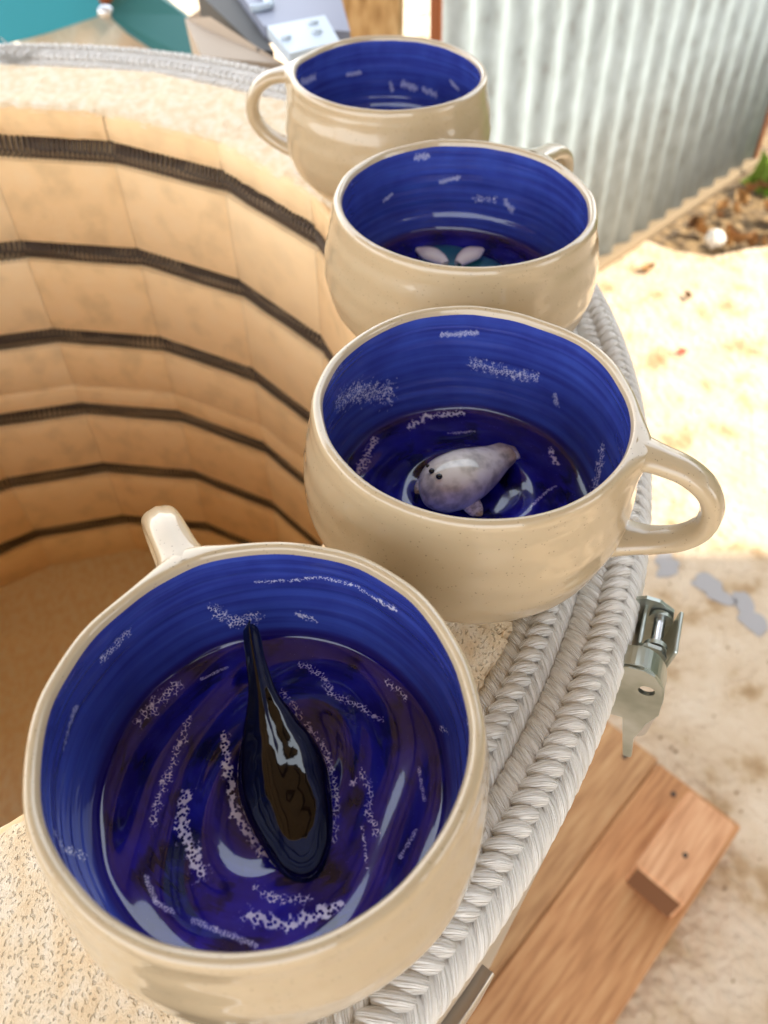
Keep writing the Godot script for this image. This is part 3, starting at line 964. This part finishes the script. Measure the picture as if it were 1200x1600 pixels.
func build_mugs() -> void:
	var foam_1 := [[0.0079, "solid", [Vector2(0.107, 0.415), Vector2(0.113, 0.486)]],
		[0.0093, "lace", [Vector2(0.118, 0.307), Vector2(0.160, 0.240)]],
		[0.0040, "lace", [Vector2(0.434, 0.094), Vector2(0.509, 0.089), Vector2(0.589, 0.081), Vector2(0.668, 0.106), Vector2(0.724, 0.145)]],
		[0.0059, "holes", [Vector2(0.724, 0.146), Vector2(0.771, 0.169)]],
		[0.0107, "lace", [Vector2(0.352, 0.175), Vector2(0.402, 0.202), Vector2(0.437, 0.187)]],
		[0.0057, "lace", [Vector2(0.518, 0.181), Vector2(0.548, 0.195)]],
		[0.0077, "lace", [Vector2(0.125, 0.668), Vector2(0.179, 0.656), Vector2(0.215, 0.632)]],
		[0.0040, "lace", [Vector2(0.770, 0.408), Vector2(0.789, 0.419)]],
		[0.0029, "lace", [Vector2(0.904, 0.427), Vector2(0.996, 0.550)]],
		[0.0056, "lace", [Vector2(0.345, 0.390), Vector2(0.337, 0.427), Vector2(0.322, 0.494), Vector2(0.319, 0.558)]],
		[0.0094, "holes", [Vector2(0.361, 0.514), Vector2(0.361, 0.564), Vector2(0.387, 0.604), Vector2(0.405, 0.636)]],
		[0.0040, "solid", [Vector2(0.322, 0.637), Vector2(0.343, 0.670), Vector2(0.372, 0.685)]],
		[0.0045, "solid", [Vector2(0.401, 0.694), Vector2(0.437, 0.708), Vector2(0.495, 0.725)]],
		[0.0052, "lace", [Vector2(0.487, 0.652), Vector2(0.516, 0.665), Vector2(0.564, 0.666)]],
		[0.0077, "holes", [Vector2(0.481, 0.689), Vector2(0.537, 0.697), Vector2(0.581, 0.683), Vector2(0.604, 0.671)]],
		[0.0056, "lace", [Vector2(0.523, 0.276), Vector2(0.558, 0.299), Vector2(0.582, 0.342), Vector2(0.629, 0.361), Vector2(0.663, 0.384)]],
		[0.0049, "lace", [Vector2(0.678, 0.314), Vector2(0.706, 0.345)]],
		[0.0053, "lace", [Vector2(0.626, 0.495), Vector2(0.638, 0.478), Vector2(0.653, 0.500), Vector2(0.648, 0.541), Vector2(0.664, 0.570)]],
		[0.0026, "lace", [Vector2(0.641, 0.559), Vector2(0.647, 0.620)]],
		[0.0033, "solid", [Vector2(0.729, 0.468), Vector2(0.737, 0.520)]],
		[0.0033, "solid", [Vector2(0.723, 0.565), Vector2(0.698, 0.607)]],
		[0.0060, "holes", [Vector2(0.407, 0.415), Vector2(0.418, 0.472), Vector2(0.442, 0.544), Vector2(0.490, 0.600), Vector2(0.539, 0.620), Vector2(0.571, 0.620)]],
		[0.0048, "lace", [Vector2(0.495, 0.334), Vector2(0.542, 0.395), Vector2(0.576, 0.435), Vector2(0.599, 0.511), Vector2(0.597, 0.580)]],
		[0.0036, "solid", [Vector2(0.396, 0.293), Vector2(0.354, 0.312)]],
		[0.0086, "lace", [Vector2(0.312, 0.324), Vector2(0.279, 0.368), Vector2(0.263, 0.391)]]]
	var foam_3 := [[0.0212, "lace", [Vector2(0.149, 0.319), Vector2(0.219, 0.258), Vector2(0.319, 0.227)]],
		[0.0075, "solid", [Vector2(0.429, 0.061), Vector2(0.544, 0.048)]],
		[0.0120, "lace", [Vector2(0.538, 0.131), Vector2(0.623, 0.160), Vector2(0.701, 0.189)]],
		[0.0077, "solid", [Vector2(0.739, 0.247), Vector2(0.736, 0.266)]],
		[0.0106, "lace", [Vector2(0.826, 0.422), Vector2(0.769, 0.487)]],
		[0.0070, "holes", [Vector2(0.397, 0.292), Vector2(0.438, 0.261), Vector2(0.509, 0.251)]],
		[0.0075, "holes", [Vector2(0.284, 0.449), Vector2(0.321, 0.339)]],
		[0.0032, "solid", [Vector2(0.691, 0.460), Vector2(0.666, 0.486), Vector2(0.627, 0.530)]],
		[0.0051, "holes", [Vector2(0.691, 0.360), Vector2(0.697, 0.397)]],
		[0.0035, "solid", [Vector2(0.478, 0.306), Vector2(0.535, 0.300)]]]
	var foam_2 := [[0.0110, "solid", [Vector2(0.321, 0.056), Vector2(0.372, 0.041)]],
		[0.0068, "solid", [Vector2(0.446, 0.102), Vector2(0.511, 0.086)]],
		[0.0091, "solid", [Vector2(0.667, 0.176), Vector2(0.680, 0.204)]],
		[0.0068, "lace", [Vector2(0.564, 0.147), Vector2(0.636, 0.162)]],
		[0.0055, "solid", [Vector2(0.260, 0.205), Vector2(0.280, 0.178)]]]
	var foam_4 := [[0.0111, "solid", [Vector2(0.076, 0.363), Vector2(0.140, 0.256)]],
		[0.0073, "solid", [Vector2(0.306, 0.141), Vector2(0.366, 0.115)]],
		[0.0118, "solid", [Vector2(0.561, 0.136), Vector2(0.608, 0.157)]],
		[0.0102, "solid", [Vector2(0.645, 0.171), Vector2(0.689, 0.203)]],
		[0.0071, "solid", [Vector2(0.785, 0.208), Vector2(0.809, 0.256)]],
		[0.0074, "solid", [Vector2(0.507, 0.131), Vector2(0.514, 0.154)]]]
	# swells in the pooled glaze
	var waves_1 := func(x: float, z: float) -> float:
		var p := Vector2(x - 0.0015, z + 0.0).rotated(-0.40)
		var e := Vector2(p.x / 0.0125, p.y / 0.0200).length()
		var n := sin(x * 210.0 + 1.0) * 0.3 + sin(z * 170.0) * 0.3
		return 0.0017 * exp(-pow((e - 1.22) / 0.20, 2.0)) + 0.0008 * sin(e * 5.4 + n) * smoothstep(1.2, 1.7, e) - 0.0006
	var waves_3 := func(x: float, z: float) -> float:
		var e := Vector2((x - 0.002) / 0.017, (z + 0.003) / 0.014).length()
		var n := sin(x * 190.0 + 2.0) * 0.5 + sin(z * 210.0) * 0.4
		return 0.0024 * exp(-pow((e - 1.32) / 0.26, 2.0)) + 0.0008 * sin(e * 5.2 + n) * smoothstep(1.2, 1.8, e)
	var waves_2 := func(x: float, z: float) -> float:
		return 0.0008 * sin(Vector2(x, z + 0.012).length() * 420.0)
	var m1 := make_mug(Vector3(-0.0269, 0.0006, -0.0777), 0.0453, 0.025, deg_to_rad(-29.0), "nearest cream mug with a black whale in its deep blue glaze", foam_1, 1400, 201, waves_1, 0.004)
	var m3 := make_mug(Vector3(0.0273, 0.0006, -0.1810), 0.0459, 0.019, deg_to_rad(110.0), "cream mug with a grey seal in its blue bowl, handle out to the right", foam_3, 900, 203, waves_3)
	var m2 := make_mug(Vector3(0.0316, 0.0006, -0.3050), 0.0496, 0.020, deg_to_rad(38.0), "cream mug with a tail fluke in painted highlight white on its teal floor, third from the front", foam_2, 640, 202, waves_2, 0.006)
	var m4 := make_mug(Vector3(0.0002, 0.0006, -0.4366), 0.0472, 0.018, deg_to_rad(-84.0), "farthest cream mug with plain blue inside and handle to the left", foam_4, 640, 204, waves_2, -0.003)
	# black whale rising from the pool, tall fin up
	var rows := body_loft([Vector3(0.0090, 0.0215, 0.0212), Vector3(0.0088, 0.0250, 0.0196), Vector3(0.0068, 0.0278, 0.0125), Vector3(0.0034, 0.0288, 0.0030), Vector3(0.0008, 0.0302, -0.0050), Vector3(-0.0018, 0.0332, -0.0125), Vector3(-0.0040, 0.0365, -0.0195), Vector3(-0.0062, 0.0395, -0.0270), Vector3(-0.0082, 0.0417, -0.0350), Vector3(-0.0087, 0.0416, -0.0366)],
		v1([0.0005, 0.0056, 0.0090, 0.0112, 0.0104, 0.0070, 0.0038, 0.0026, 0.0021, 0.0002]), v1([0.0005, 0.0042, 0.0066, 0.0084, 0.0078, 0.0056, 0.0036, 0.0028, 0.0020, 0.0002]), 28)
	var wn := noise(FastNoiseLite.TYPE_SIMPLEX_SMOOTH, 0.11, 611, 3)
	for i in rows.size(): # a keel along the back
		var row: PackedVector3Array = rows[i]
		var t := float(i) / rows.size()
		for j in row.size():
			var an := TAU * (j % 28) / 28.0
			row[j] += Vector3(0.25, 0.9, 0).normalized() * exp(-pow((an - PI * 0.40) / 0.22, 2.0)) * 0.0026 * smoothstep(0.10, 0.45, t)
			row[j] += Vector3(0.3, 1, 0.2).normalized() * wn.get_noise_3dv(row[j] * 1000.0) * 0.0007 * sin(PI * t)
		rows[i] = row
	part("whale", loft(rows), M.whale, m1)
	# grey seal
	var sr := body_loft([Vector3(-0.0136, 0.0235, 0.0064), Vector3(-0.0128, 0.0242, 0.0060), Vector3(-0.0102, 0.0256, 0.0042), Vector3(-0.0060, 0.0268, 0.0008), Vector3(0.0000, 0.0266, -0.0040), Vector3(0.0060, 0.0258, -0.0088), Vector3(0.0115, 0.0254, -0.0132), Vector3(0.0160, 0.0258, -0.0166), Vector3(0.0172, 0.0258, -0.0176)],
		v1([0.0003, 0.0044, 0.0084, 0.0106, 0.0104, 0.0086, 0.0062, 0.0046, 0.0006]), v1([0.0003, 0.0034, 0.0064, 0.0082, 0.0082, 0.0066, 0.0044, 0.0024, 0.0004]), 32)
	part("seal", seal_mesh(sr), M.seal, m3)
	for e in [[Vector2(-0.0128, -0.0002), 0.00105], [Vector2(-0.0101, 0.0030), 0.00110], [Vector2(-0.0142, -0.0026), 0.0007]]:
		var best := Vector3(0, -1, 0)
		for row in sr: # the spot on the upper surface
			for v in row:
				if Vector2(v.x, v.z).distance_to(e[0]) < 0.0016 and v.y > best.y: best = v
		if best.y < 0: best = Vector3(e[0].x, 0.027, e[0].y)
		var s := SphereMesh.new()
		s.radius = e[1]
		s.height = s.radius * 1.6
		s.radial_segments = 16; s.rings = 8
		part("eye" if e[1] > 0.001 else "nose", s, M.eye, m3, Transform3D(Basis(), best))
	var fl := func(a: Vector3, b: Vector3, w: float) -> ArrayMesh:
		return seal_mesh(body_loft([a, a.lerp(b, 0.3), a.lerp(b, 0.7) + Vector3(0, -0.0004, 0), b], v1([w * 0.5, w, w * 0.8, w * 0.15]), v1([0.0016, 0.0016, 0.0010, 0.0003]), 14))
	part("flipper", fl.call(Vector3(0.0002, 0.0246, 0.0048), Vector3(0.0052, 0.0226, 0.0105), 0.0036), M.seal, m3)
	part("flipper", fl.call(Vector3(-0.0110, 0.0240, -0.0052), Vector3(-0.0166, 0.0218, 0.0000), 0.0034), M.seal, m3)
	part("tail_flipper", fl.call(Vector3(0.0150, 0.0256, -0.0160), Vector3(0.0188, 0.0250, -0.0196), 0.0050), M.seal, m3)
	# tail fluke, white to paint in its highlight, and teal pool in the third mug
	var disc := []
	for i in 6:
		var row := PackedVector3Array()
		for j in 41:
			var a := TAU * (j % 40) / 40
			var r := 0.0036 * i * (1.0 + 0.12 * sin(a * 3.0 + 1.0))
			row.append(Vector3(r * cos(a) * 1.15, 0.0212 + 0.0009 * (1.0 - i / 5.0) - (0.0014 if i == 5 else 0.0), r * sin(a) - 0.019))
		disc.append(row)
	var tealm := mat(c8(16, 118, 128), 0.12)
	tealm.clearcoat_enabled = true
	tealm.clearcoat = 1.0
	part("teal_pool", loft(disc), tealm, m2)
	for s in [[Vector3(-0.0046, 0.0232, -0.0165), Vector3(-0.0080, 0.0240, -0.0200), Vector3(-0.0125, 0.0243, -0.0240), Vector3(-0.0175, 0.0240, -0.0275)], [Vector3(0.0012, 0.0232, -0.0165), Vector3(0.0045, 0.0240, -0.0205), Vector3(0.0085, 0.0243, -0.0245), Vector3(0.0130, 0.0240, -0.0280)]]:
		part("fluke", loft(body_loft(s, v1([0.0022, 0.0042, 0.0048, 0.0014]), v1([0.0014, 0.0020, 0.0020, 0.0008]), 16)), M.fluke, m2)

func seal_mesh(rows: Array) -> ArrayMesh:
	var st := SurfaceTool.new()
	st.begin(Mesh.PRIMITIVE_TRIANGLES)
	var w: int = rows[0].size()
	for i in rows.size():
		for j in w:
			var t := float(i) / (rows.size() - 1)
			var tan_end := smoothstep(0.66, 0.90, t)
			var c := Color(0.95, 0.93, 0.90).lerp(Color(0.55, 0.40, 0.24), tan_end)
			c = c.lerp(Color(0.42, 0.42, 0.46), smoothstep(0.25, 0.0, t) * 0.6)
			st.set_color(c)
			st.set_uv(Vector2(float(j) / (w - 1), t))
			st.add_vertex(rows[i][j])
	for i in rows.size() - 1:
		for j in w - 1:
			var a := i * w + j
			for k in [a, a + 1, a + w + 1, a, a + w + 1, a + w]: st.add_index(k)
	st.generate_normals()
	return st.commit()

# ------------------------------------------------------------------ surroundings
func sheet(poly: PackedVector2Array, y: float, thick: float) -> ArrayMesh:
	var m := prism(poly, thick)
	var st := SurfaceTool.new()
	st.append_from(m, 0, Transform3D(Basis(Vector3.RIGHT, PI / 2), Vector3(0, y - thick / 2, 0)))
	return st.commit()

func build_ground() -> void:
	var g := part("ground", sheet(PackedVector2Array([Vector2(-40, -40), Vector2(40, -40), Vector2(40, 40), Vector2(-40, 40)]), GY - 0.03, 0.3), M.soil)
	tag(g, "", "", "", "structure")
	var n := noise(FastNoiseLite.TYPE_SIMPLEX_SMOOTH, 2.2, 300, 4)
	var poly := PackedVector2Array([Vector2(-6, 4), Vector2(-6, -6), Vector2(0.30, -6), Vector2(0.30, -1.62)])
	for i in 40:
		var x := lerpf(0.50, 4.0, i / 39.0)
		poly.append(Vector2(x, -1.74 + 0.07 * (x - 0.5) + n.get_noise_1d(x * 1.6) * 0.16))
	poly.append(Vector2(4.0, 4))
	var s := part("concrete_slab", sheet(poly, GY, 0.25), M.concrete)
	tag(s, "", "", "", "structure")
	# old splashes of grey paint
	var idx := 0
	for p in [[Vector2(0.512, -0.715), 0.026], [Vector2(0.556, -0.668), 0.027], [Vector2(0.452, -0.760), 0.022]]:
		var out := PackedVector2Array()
		for i in 80:
			var a := TAU * i / 80
			var ph: float = idx * 1.9
			var r: float = p[1] * (1.0 + 0.30 * sin(2.0 * a + ph) + 0.16 * sin(3.0 * a + ph * 2.3) + 0.10 * sin(5.0 * a + ph * 0.7) + 0.05 * sin(9.0 * a + ph))
			out.append(p[0] + Vector2(cos(a) * 1.15, sin(a) * 0.8).rotated(0.5 + idx) * r)
		var o := part("paint_splash", sheet(out, GY + 0.0015, 0.0012), M.paint)
		tag(o, ["pale grey paint splash on shaded concrete, middle of three", "pale grey paint splash nearest the wooden pallet, lowest of three", "faint grey paint splash beside the kiln at the edge of the shade"][idx], "paint stain", "paint splashes on the concrete")
		idx += 1

	# grit swept over the slab
	var gm := MultiMesh.new()
	gm.transform_format = MultiMesh.TRANSFORM_3D
	var peb := SphereMesh.new()
	peb.radius = 0.5; peb.height = 0.8; peb.radial_segments = 7; peb.rings = 4
	gm.mesh = peb
	gm.instance_count = 2600
	rng.seed = 31
	for i in 2600:
		var sz := 0.0012 + 0.0045 * pow(rng.randf(), 4.0)
		gm.set_instance_transform(i, Transform3D(Basis(Vector3.UP, rng.randf() * TAU).scaled(Vector3(sz, sz * 0.7, sz * rng.randf_range(0.6, 1.2))), Vector3(rng.randf_range(0.2, 1.3), GY + sz * 0.2, rng.randf_range(-1.75, 0.1))))
	var gi := MultiMeshInstance3D.new()
	gi.multimesh = gm
	gi.material_override = M.grit
	put(gi, "grit")
	tag(gi, "fine sandy grit scattered over the concrete slab", "grit", "", "stuff")

func build_wall() -> void:
	var base := Vector3(0.500, GY, -1.640)
	var dir := Vector3(0.7015, 0, -0.7127).normalized()
	var nrm := Vector3(0.7127, 0, 0.7015).normalized()
	var lean := deg_to_rad(3.5)
	var up := (Vector3.UP * cos(lean) - nrm * sin(lean)).normalized()
	var face := dir.cross(up).normalized()
	if face.dot(nrm) < 0: face = -face
	var w := thing("corrugated_panel", base, "weathered corrugated iron wall panel leaning back beside the sunlit concrete", "wall panel")
	var a := -0.575
	var b := 0.690
	var n := 380
	var hs := [0.022, 0.4, 0.8, 1.25, 1.7]
	var rows := []
	for side in [1.0, -1.0]:
		var band := []
		for h in hs:
			var row := PackedVector3Array()
			for i in n + 1:
				var s := lerpf(a, b, float(i) / n)
				var c := sin(s / 0.0765 * TAU + 0.6)
				row.append(dir * s + up * h + face * (0.0070 * c + side * 0.0006 + 0.004))
			band.append(row)
		if side < 0: band.reverse()
		rows += band
	rows.append(rows[0])
	part("sheet", loft(rows), M.iron, w)
	var bx := Basis(dir, up, face)
	part("edge_angle", box(Vector3(0.016, 1.68, 0.03), 0.002), M.rust, w, Transform3D(bx, dir * (b + 0.009) + up * 0.86))
	part("edge_angle", box(Vector3(0.008, 1.68, 0.02), 0.002), M.rust, w, Transform3D(bx, dir * (a - 0.005) + up * 0.86))
	var sill := thing("timber_sill", base, "pale timber strip along the foot of the corrugated iron panel", "timber")
	part("strip", box(Vector3(1.30, 0.020, 0.036), 0.004), M.sill, sill, Transform3D(Basis(dir, Vector3.UP, dir.cross(Vector3.UP)), dir * 0.06 + nrm * 0.006 + Vector3(0, 0.012, 0)))

func build_roof() -> void:
	var r := thing("carport_roof", Vector3(0, GY, 0), "brown timber carport roof on posts above the kiln", "roof")
	var h := 2.35
	part("roof_deck", box(Vector3(7.6, 0.04, 2.92), 0.004), M.roof, r, Transform3D(Basis(), Vector3(-0.2, h, 0.24)))
	for i in 10:
		part("rafter", box(Vector3(0.05, 0.12, 2.88), 0.004), M.rafter, r, Transform3D(Basis(), Vector3(-3.6 + i * 0.75, h - 0.081, 0.24)))
	for p in [Vector2(-3.9, -1.15), Vector2(3.5, -1.15), Vector2(-3.9, 1.6), Vector2(3.5, 1.6)]:
		part("post", box(Vector3(0.1, h - 0.021, 0.1), 0.005), M.roof, r, Transform3D(Basis(), Vector3(p.x, (h - 0.021) / 2, p.y)))
	# unseen wall added behind the camera for its edge reflection in the mugs
	part("added_wall", box(Vector3(2.4, 2.2, 0.06), 0.004), M.roof, r, Transform3D(Basis(), Vector3(2.1, 1.1, 1.75)))

func build_platform() -> void:
	# boards under the kiln stand
	var o := Vector3(0.436, -0.74, -0.3376)
	var d := Vector3(-0.685, 0, 0.728).normalized()
	var w := Vector3(-0.728, 0, -0.685).normalized()
	var p := thing("wooden_platform", Vector3(o.x, GY, o.z), "orange wooden board platform under the kiln on the concrete", "platform")
	var b := Basis(d, Vector3.UP, d.cross(Vector3.UP))
	for i in 6:
		var c := d * 0.5 + w * (0.0575 + i * 0.1158) + Vector3(0, 0.022, 0)
		c += d * [0.0, -0.004, 0.006, 0.002, -0.003, 0.004][i]
		part("plank", box(Vector3(1.0, 0.036, 0.115), 0.003), M.wood[[0, 2, 0, 2, 0, 2][i]], p, Transform3D(b, c))
	for q in [0.08, 0.85]:
		part("batten", box(Vector3(0.05, 0.0039, 0.69), 0.001), M.wood[2], p, Transform3D(b, d * q + w * 0.35 + Vector3(0, 0.00195, 0)))
	for q in [Vector2(0.012, 0.035), Vector2(0.012, 0.080), Vector2(0.012, 0.150), Vector2(0.012, 0.200)]:
		var nail := CylinderMesh.new()
		nail.top_radius = 0.0032; nail.bottom_radius = 0.0032; nail.height = 0.002; nail.radial_segments = 12
		part("nail", nail, M.dark_edge, p, Transform3D(Basis(), d * (q.x + 0.012) + w * q.y + Vector3(0, 0.0405, 0)))
	var blk := thing("wood_block", Vector3(0.3425, -0.7395, -0.2960), "short pale offcut of timber lying on the wooden platform", "wood block")
	part("offcut", box(Vector3(0.118, 0.056, 0.060), 0.0035), M.wood[1], blk, Transform3D(b, Vector3(0, 0.0281, 0)))
	part("shaded_end", box(Vector3(0.0012, 0.050, 0.054), 0.0004), M.shaded_end, blk, Transform3D(b, Vector3(0, 0.0278, 0) + d * 0.0592))  # thin darker slab, painted shade over the near end
	for q in [Vector2(0.012, -0.004)]:
		var nail := CylinderMesh.new()
		nail.top_radius = 0.0028; nail.bottom_radius = 0.0028; nail.height = 0.002; nail.radial_segments = 12
		part("nail", nail, M.dark_edge, blk, Transform3D(Basis(), d * q.x + w * q.y + Vector3(0, 0.0565, 0)))

func build_back() -> void:
	# teal steel cover standing folded behind the kiln
	var t := thing("teal_panel", Vector3(-0.45, GY, -1.5), "bright teal folded steel cover standing behind the kiln", "metal cover")
	var off := -Vector3(-0.45, GY, -1.5)
	var mk := func(pts: Array, push: Vector3) -> ArrayMesh:
		var st := SurfaceTool.new()
		st.begin(Mesh.PRIMITIVE_TRIANGLES)
		st.set_smooth_group(-1)
		var n: int = pts.size()
		for k in range(1, n - 1):
			for v in [pts[0], pts[k], pts[k + 1]]: st.add_vertex(v)
			for v in [pts[0], pts[k + 1], pts[k]]: st.add_vertex(v + push)
		for k in n:
			var a: Vector3 = pts[k]
			var b: Vector3 = pts[(k + 1) % n]
			for v in [a, a + push, b + push, a, b + push, b]: st.add_vertex(v)
		st.generate_normals()
		return st.commit()
	part("panel", mk.call([Vector3(-0.90, -0.330, -1.46), Vector3(-0.673, -0.280, -1.48), Vector3(-0.585, -0.264, -1.49), Vector3(-0.478, -0.236, -1.50), Vector3(-0.455, -0.10, -1.52), Vector3(-0.60, -0.06, -1.51), Vector3(-0.92, -0.10, -1.48)], Vector3(0, 0.002, -0.02)), M.teal, t, Transform3D(Basis(), off))
	part("panel", mk.call([Vector3(-0.478, -0.236, -1.501), Vector3(-0.440, -0.256, -1.47), Vector3(-0.372, -0.286, -1.44), Vector3(-0.300, -0.292, -1.42), Vector3(-0.345, -0.236, -1.50), Vector3(-0.408, -0.205, -1.53), Vector3(-0.455, -0.10, -1.54)], Vector3(0.0, -0.004, -0.02)), M.teal_shaded, t, Transform3D(Basis(), off))
	part("support_leg", box(Vector3(0.03, 0.5, 0.03), 0.003), M.teal_shaded, t, Transform3D(Basis(), Vector3(-0.28, 0.25, -0.02)))
	part("support_leg", box(Vector3(0.03, 0.5, 0.03), 0.003), M.teal_shaded, t, Transform3D(Basis(), Vector3(0.10, 0.25, 0.0)))
	var knob := SphereMesh.new()
	knob.radius = 0.014; knob.height = 0.024
	part("bolt", knob, M.pin, t, Transform3D(Basis(), off + Vector3(-0.470, -0.224, -1.475)))
	part("bolt_washer", knob, M.rust, t, Transform3D(Basis().scaled(Vector3(0.9, 0.9, 0.9)), off + Vector3(-0.468, -0.206, -1.485)))
	# sack below it
	var s := thing("clay_sack", Vector3(-0.50, GY, -1.62), "beige bag slumped behind the kiln below the teal cover", "bag")
	var rows := []
	var n := noise(FastNoiseLite.TYPE_SIMPLEX_SMOOTH, 5.0, 400, 3)
	for i in 15:
		var row := PackedVector3Array()
		var v := i / 14.0
		for j in 33:
			var a := TAU * (j % 32) / 32
			var pr := pow(sin(PI * clampf(v * 0.52 + 0.0, 0, 1)), 0.5) if i < 14 else 1.0
			var p := Vector3(cos(a) * 0.27 * pr, 0.535 * (1.0 - pow(v, 1.6)), sin(a) * 0.10 * pr)
			p += p * n.get_noise_3d(p.x * 3, p.y * 2, p.z * 3) * 0.18
			p.y = maxf(p.y, 0.0)
			row.append(p)
		rows.append(row)
	part("bag_body", loft(rows), M.cloth, s)
	# post left of the iron wall
	var po := thing("timber_post", Vector3(-0.035, GY, -1.42), "weathered tan timber post between kiln hinge and iron wall", "post")
	part("shaft", box(Vector3(0.112, 1.6, 0.112), 0.008), M.post, po, Transform3D(Basis(Vector3.UP, 0.03), Vector3(0, 0.8, 0)))

func leaf_mesh(l: float, w: float, curl: float) -> ArrayMesh:
	var rows := []
	for i in 7:
		var t := i / 6.0
		var row := PackedVector3Array()
		for j in 5:
			var s := (j - 2) / 2.0
			var ww := w * sin(PI * clampf(t * 0.94 + 0.03, 0, 1))
			row.append(Vector3(s * ww, curl * l * (s * s * 0.5 + pow(t - 0.5, 2.0) * 1.4), (t - 0.5) * l))
		rows.append(row)
	return loft(rows)

func build_litter() -> void:
	rng.seed = 77
	var k := 0
	for p in [[Vector3(0.448, 0, -1.520), 0.045, "orange brown dead leaf on sunlit concrete at the foot of the iron wall"], [Vector3(0.599, 0, -1.606), 0.036, "small dark dead leaf on sunlit concrete near the white stone"], [Vector3(0.665, 0, -1.50), 0.026, "small tan dead leaf alone on the bright concrete"], [Vector3(0.82, 0, -1.30), 0.030, "curled brown dead leaf far right on the bright concrete"], [Vector3(0.470, 0, -1.40), 0.022, "tiny tan leaf fragment on the bright concrete by the kiln rope"]]:
		var l := part("dead_leaf", leaf_mesh(p[1], p[1] * 0.32, 0.5), M.leaf[k % 3], self, Transform3D(Basis(Vector3.UP, 0.7 + k * 1.3), p[0] + Vector3(0, GY + 0.003, 0)))
		tag(l, p[2], "leaf", "dead leaves on the concrete")
		k += 1
	var red := part("red_petal", leaf_mesh(0.020, 0.008, 0.3), mat(c8(206, 60, 28), 0.6), self, Transform3D(Basis(Vector3.UP, 1.2), Vector3(0.606, GY + 0.003, -1.304)))
	tag(red, "small red petal lying alone on the sunlit concrete", "petal")
	var st := thing("white_stone", Vector3(0.779, GY, -1.72), "small white stone at the edge of the sunlit concrete", "stone")
	var rows := []
	var n := noise(FastNoiseLite.TYPE_SIMPLEX_SMOOTH, 1.5, 410, 2)
	for i in 13:
		var row := PackedVector3Array()
		for j in 21:
			var a := TAU * (j % 20) / 20
			var b := PI * i / 12 - PI / 2
			var v := Vector3(cos(a) * cos(b), sin(b), sin(a) * cos(b))
			row.append(v * Vector3(0.022, 0.020, 0.018) * (1.0 + 0.4 * n.get_noise_3dv(v)) + Vector3(0, 0.017, 0))
		rows.append(row)
	part("pebble", loft(rows), mat(c8(236, 232, 224), 0.7), st)
	# leaf litter beyond the slab, grass further back
	for q in 3:
		var mm := MultiMesh.new()
		mm.transform_format = MultiMesh.TRANSFORM_3D
		mm.mesh = leaf_mesh(0.05, 0.014, 0.7)
		mm.instance_count = 420
		for i in 420:
			var x := rng.randf_range(0.62, 2.4)
			var z := rng.randf_range(-2.9, -1.76) + (x - 0.6) * 0.06
			if (x - 0.5) * 0.7127 + (z + 1.64) * 0.7015 < 0.05: z = -1.76 - rng.randf() * 0.3; x = 1.1 + rng.randf()
			var b := Basis.from_euler(Vector3(rng.randf_range(-0.5, 0.5), rng.randf() * TAU, rng.randf_range(-0.5, 0.5))).scaled(Vector3.ONE * rng.randf_range(0.5, 1.3))
			mm.set_instance_transform(i, Transform3D(b, Vector3(x, GY - 0.02 + rng.randf() * 0.025, z)))
		var o := MultiMeshInstance3D.new()
		o.multimesh = mm
		o.material_override = M.leaf[q + 1 if q < 2 else 0]
		put(o, "leaf_litter")
		tag(o, ["tan", "dark brown", "orange brown"][q] + " dry leaf litter on the soil past the slab", "leaf litter", "", "stuff")
	var gm := MultiMesh.new()
	gm.transform_format = MultiMesh.TRANSFORM_3D
	gm.mesh = leaf_mesh(0.09, 0.004, 0.5)
	gm.instance_count = 3000
	for i in 3000:
		var x := rng.randf_range(0.95, 2.6)
		var z := -2.02 - rng.randf() * 1.4 + (x - 1.0) * 0.2
		if (x - 0.5) * 0.7127 + (z + 1.64) * 0.7015 < 0.04: x += 1.2
		var b := Basis.from_euler(Vector3(PI / 2 + rng.randf_range(-0.8, 0.8), rng.randf() * TAU, 0), EULER_ORDER_YXZ).scaled(Vector3.ONE * rng.randf_range(0.5, 1.3))
		gm.set_instance_transform(i, Transform3D(b, Vector3(x, GY + 0.0, z)))
	var go := MultiMeshInstance3D.new()
	go.multimesh = gm
	go.material_override = M.grass
	put(go, "grass")
	tag(go, "green grass tufts behind the right end of the iron wall", "grass", "", "stuff")
	# hedge outside to the right, which the glazes reflect
	var hm := MultiMesh.new()
	hm.transform_format = MultiMesh.TRANSFORM_3D
	hm.mesh = leaf_mesh(0.16, 0.05, 0.4)
	hm.instance_count = 7000
	for i in 7000:
		var p := Vector3(rng.randf_range(3.6, 4.8), GY + rng.randf_range(0.0, 2.3), rng.randf_range(-5.5, 0.5))
		p.x += 0.4 * sin(p.z * 2.1) * rng.randf()
		hm.set_instance_transform(i, Transform3D(Basis.from_euler(Vector3(rng.randf() * TAU, rng.randf() * TAU, rng.randf() * TAU)), p))
	var ho := MultiMeshInstance3D.new()
	ho.multimesh = hm
	ho.material_override = M.hedge
	put(ho, "hedge")
	tag(ho, "green hedge beyond the slab to the right", "hedge", "", "stuff")
